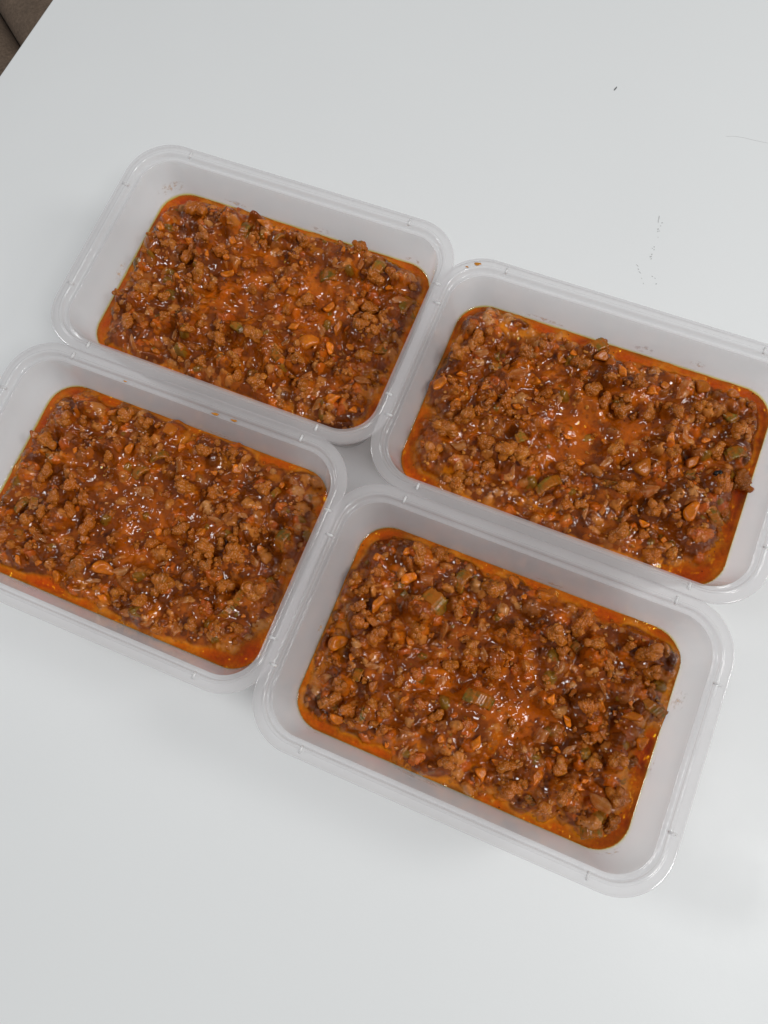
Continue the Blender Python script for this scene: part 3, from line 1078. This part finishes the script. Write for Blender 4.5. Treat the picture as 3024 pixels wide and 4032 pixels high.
    # chopped bits of all sizes
    for _ in range(650):
        x, y = rng.uniform(-hx, hx), rng.uniform(-hy, hy)
        i, j = int((x - xs[0]) / STEP), int((y - ys[0]) / STEP)
        k = rng.random() < SM[i, j] * 0.85
        r = rng.uniform(1.2, 3.4)
        c = cs[rng.integers(5)] if k else BC[rng.choice(len(BC), p=BW)]
        stamp(x, y, r, r * rng.uniform(0.5, 1), rng.uniform(0, 6.28), r * (0.5 if k else 1.15), -0.4, c, rng.uniform(1.8, 3), mixf=0.35 if k else 0.7)
    for _ in range(900):
        x, y = rng.uniform(-hx, hx), rng.uniform(-hy, hy)
        i, j = int((x - xs[0]) / STEP), int((y - ys[0]) / STEP)
        k = rng.random() < SM[i, j] * 0.7
        r = rng.uniform(0.55, 1.35)
        c = cs[rng.integers(5)] if k or rng.random() < 0.3 else BC[rng.choice(len(BC), p=BW)]
        stamp(x, y, r, r * rng.uniform(0.55, 1), rng.uniform(0, 6.28), r * (0.5 if k else 1.05), 0.2, c, rng.uniform(1.8, 3), mixf=0.3 if k else 0.75)
    # sauce runs into the gaps between the bits
    film = Z
    for _ in range(3):
        film = box(film, 5)
    film = film - 0.3 + 0.9 * vnoise(X, Y, 8, rng) + 0.9 * SM + 0.3 * FN2 + 0.12 * FN
    wf = ss(-0.25, 0.35, film - Z)
    Z = np.where(film > Z, film, Z)
    colr[:] = colr * (1 - wf[..., None]) + col_s * wf[..., None]
    base = np.maximum(base, film - 0.6)
    for _ in range(420):
        x, y = rng.uniform(-hx, hx), rng.uniform(-hy, hy)
        i, j = int((x - xs[0]) / STEP), int((y - ys[0]) / STEP)
        r = rng.uniform(0.6, 1.8)
        keep, base = base, Z
        stamp(x, y, r, r * rng.uniform(0.5, 1), rng.uniform(0, 6.28), r * 0.45, -0.1, cs[rng.integers(5)], rng.uniform(1.8, 3), 0.45, 0.5)
        base = keep
    # a film of sauce softens everything
    for wgt in (0.8, 0.8, 0.7):
        K = (Z + np.roll(Z, 1, 0) + np.roll(Z, -1, 0) + np.roll(Z, 1, 1) + np.roll(Z, -1, 1)) / 5
        Z = (1 - wgt) * Z + wgt * K
    Z += 0.07 * FN + 0.06 * FN2
    ok = sd < -0.12
    Zw = Z + lvl - 1.1
    idx = -np.ones(X.shape, dtype=np.int64)
    idx[ok] = np.arange(ok.sum())
    q = ok[:-1, :-1] & ok[1:, :-1] & ok[1:, 1:] & ok[:-1, 1:]
    F = np.stack([idx[:-1, :-1][q], idx[1:, :-1][q], idx[1:, 1:][q], idx[:-1, 1:][q]], -1)
    V = np.stack([X[ok], Y[ok], Zw[ok]], -1) * MM
    me = fast_mesh('sauce', V, F)
    ca = me.color_attributes.new('Col', 'FLOAT_COLOR', 'POINT')
    cc = np.ones((len(V), 4), dtype=np.float32)
    cc[:, :3] = np.clip(colr[ok], 0, 1)
    ca.data.foreach_set('color', cc.ravel())
    link_obj('sauce', me, root, M['sauce'])
    # the body of the portion below the surface, against the wall
    R = []
    for z, ins in ((1.3, 3.5), (3.0, 1.3), (5.0, 0.6), (12, 0.35), (lvl - 3.4, 0.35), (lvl - 3.0, 1.2), (lvl - 2.9, 4.5)):
        ix, iy, ir = inner(z)
        R.append([(x, y, zz - 1.1) for x, y, zz in ring(ix - ins, iy - ins, max(ir - ins, 3), z)])
    bm_ = loft('lower_sauce', R, cap_start=True)
    ca = bm_.color_attributes.new('Col', 'FLOAT_COLOR', 'POINT')
    ca.data.foreach_set('color', np.tile(np.array(C_SAUCE[1] + (1,), dtype=np.float32), len(bm_.vertices)))
    link_obj('lower_sauce', bm_, root, M['sauce'])
    # clear orange oil
    R = []
    for z, ins in ((lvl - 5.1, 0.12), (lvl - 2.5, 0.12), (lvl + 0.55, 0.1), (lvl + 0.25, 0.35), (lvl + 0.08, 0.8), (lvl, 1.6)):
        ix, iy, ir = inner(z)
        R.append([(x, y, zz - 1.1) for x, y, zz in ring(ix - ins, iy - ins, max(ir - ins, 3), z)])
    link_obj('oil', loft('oil', R, cap_start=True, cap_end=True), root, M['oil'])

    # the pieces themselves
    for k, x, y, s, a in items:
        kind, tone = k[0], k[1:]
        if kind == 'o':
            s = min(s, 13)
        elif kind == 't':
            s *= 0.85
        i, j = int((x - xs[0]) / STEP), int((y - ys[0]) / STEP)
        i, j = min(max(i, 0), len(xs) - 1), min(max(j, 0), len(ys) - 1)
        z0 = max(base[i, j], -0.8)
        me_ = prng.choice(BIG_MINCE if kind == 'm' and s >= 7 else SHAPES[kind])
        o = link_obj(PNAME[kind], me_, root)
        h = s / 2 * MM
        if kind in 'mx':
            sc_ = (h * 1.08, h * prng.uniform(0.95, 1.15), h * prng.uniform(0.9, 1.15))
            dz, tilt = 0.32 * s, 0.9
        elif kind == 't':
            sc_ = (h * 1.1, h * 1.1, h)
            dz, tilt = 0.10 * s, 0.4
        elif kind == 'o':
            sc_ = (h, h, h)
            dz, tilt = 0.2 * s + 1.4, 0.35
        elif kind == 'c':
            sc_ = (h, h, h)
            dz, tilt = 0.16 * s + 0.9, 0.5
        else:
            sc_ = (h, h, h)
            dz, tilt = 0.26 * s + 0.3, 0.5
        dz *= 0.35 + 0.65 * float(ss(1.0, 11.0, -sd[i, j]))
        o.location = (x * MM, y * MM, (lvl - 1.1 + z0 + dz) * MM)
        o.rotation_euler = (prng.uniform(-tilt, tilt), prng.uniform(-tilt, tilt), math.radians(a) + (math.pi / 2 if kind == 'e' and s < 8 else 0))
        o.scale = sc_
        t = TONE[tone]
        if kind == 'e' and tone == 'p':
            t = (1.0, 1.0, 0.95)
        g = prng.uniform(0.85, 1.12)
        o.color = (t[0] * g, t[1] * g, t[2] * g, 1)

    # loose crumbs of mince too small to pick apart
    VV, FF = [], []
    dirs, f2 = ICO2
    off = 0
    for _ in range(300):
        x, y = prng.uniform(-hx, hx), prng.uniform(-hy, hy)
        i, j = int((x - xs[0]) / STEP), int((y - ys[0]) / STEP)
        if -sd[i, j] < width[i, j] * 0.6 + 0.8 or prng.random() < SM[i, j] * 0.6:
            continue
        r = prng.uniform(0.5, 1.5)
        n1 = 6
        d1 = rng.normal(size=(n1, 3))
        d1 /= np.linalg.norm(d1, axis=1)[:, None]
        rr = np.maximum(union_spheres(dirs, d1 * rng.uniform(0.3, 0.6, (n1, 1)), rng.uniform(0.35, 0.55, n1)), 0.3)
        P = dirs * rr[:, None] * r * np.array([1, rng.uniform(0.6, 1), rng.uniform(0.7, 1)])
        VV.append(P + np.array([x, y, Z[i, j] + lvl - 1.1 + 0.25 * r]))
        FF.append(f2 + off)
        off += len(dirs)
    cm = fast_mesh('mince_crumbs', np.concatenate(VV) * MM, np.concatenate(FF))
    co = link_obj('mince_crumbs', cm, root, M['crumb'])
    co['kind'] = 'stuff'


for key in 'ABCD':
    portion(key)

# ------------------------------------------------------------------ small marks on the table
def tube(name, pts, rad, matl, ns=5):
    V, F = [], []
    n = len(pts)
    for k, p in enumerate(pts):
        a, b = pts[max(k - 1, 0)], pts[min(k + 1, n - 1)]
        t = (Vector(b) - Vector(a)).normalized()
        u = t.cross(Vector((0, 0, 1))).normalized()
        v = u.cross(t)
        r = rad * (0.45 if k in (0, n - 1) else 1)
        for q in range(ns):
            an = 2 * math.pi * q / ns
            V.append(tuple((Vector(p) + (u * math.cos(an) + v * math.sin(an)) * r) * MM))
    for k in range(n - 1):
        for q in range(ns):
            F.append((k * ns + q, k * ns + (q + 1) % ns, (k + 1) * ns + (q + 1) % ns, (k + 1) * ns + q))
    F += [tuple(reversed(range(ns))), tuple(range((n - 1) * ns, n * ns))]
    me = mesh(name, V, F)
    me.materials.append(matl)
    return me


cr = link_obj('crumb', tube('crumb', [(-1.1, -0.8, 0.22), (-0.3, -0.1, 0.25), (0.4, 0.3, 0.24), (1.1, 1.1, 0.2)], 0.26, M['speck']))
cr.location = (194.3 * MM, 305.2 * MM, 0.0)
tag(cr, 'tiny dark crumb lying alone on the empty far part of the table', 'crumb')
hp = [(238.5, 254.9, .06), (243, 253.4, .06), (247.5, 250.6, .06), (252, 247.2, .06), (257.5, 243.4, .06), (264, 239.5, .06)]
hr_ = link_obj('hair', tube('hair', hp, 0.055, M['hair']))
tag(hr_, 'fine pale hair lying on the table near the right picture edge', 'hair')
_rs = random.Random(5)
SCUFF = [(186.2, 218.9, 1.3, 0.25, 60), (185.0, 217.0, .9, .2, 70), (186.6, 215.5, .45, .35, 0), (185.2, 214.0, .3, .25, 0), (183.2, 212.6, .5, .4, 20), (182.6, 211.4, .35, .3, 0), (183.4, 211.3, .3, .25, 0), (181.4, 208.0, .25, .2, 0),
         (177.4, 203.2, .4, .3, 0), (176.7, 201.6, .35, .3, 0), (176.2, 202.7, .3, .25, 0), (174.6, 199.4, .5, .35, 40), (173.5, 198.3, .55, .45, 0), (173.3, 197.0, .4, .3, 0),
         (170.1, 187.1, .45, .25, -50), (171.0, 185.6, .5, .15, -60), (170.4, 182.3, .5, .3, 0), (165.2, 195.6, .9, .17, -75), (164.9, 193.4, .5, .25, -60), (164.9, 191.4, .95, .18, -70), (164.5, 187.8, .4, .13, -75), (164.3, 184.6, .5, .15, -78),
         (-102.2, -61.7, .5, .3, 10), (42.7, -90.7, .55, .45, 0), (41.6, -91.2, .3, .25, 0), (54.8, -83.7, .3, .2, 0), (-120.7, 450.1, .7, .12, -60)]
sm = empty('scuff_marks', (176 * MM, 200 * MM, 0.0))
tag(sm, 'short trail of small grey scuff marks on the bare table behind the right container', 'scuff marks')
for (x, y, rx, ry, a) in SCUFF:
    if x < 160:
        continue
    pts = [(math.cos(t) * (1 + _rs.uniform(-.25, .25)), math.sin(t) * (1 + _rs.uniform(-.25, .25))) for t in [k * math.pi / 5 for k in range(10)]]
    V = [(px * rx * MM, py * ry * MM, z * MM) for z in (0.0, 0.05) for px, py in pts]
    F = [tuple(reversed(range(10))), tuple(range(10, 20))] + [(k, (k + 1) % 10, 10 + (k + 1) % 10, 10 + k) for k in range(10)]
    o = link_obj('scuff', mesh('scuff', V, F, False), sm, M['scuff'])
    o.location = ((x - 176) * MM, (y - 200) * MM, 0.02 * MM)
    o.rotation_euler = (0, 0, math.radians(a))
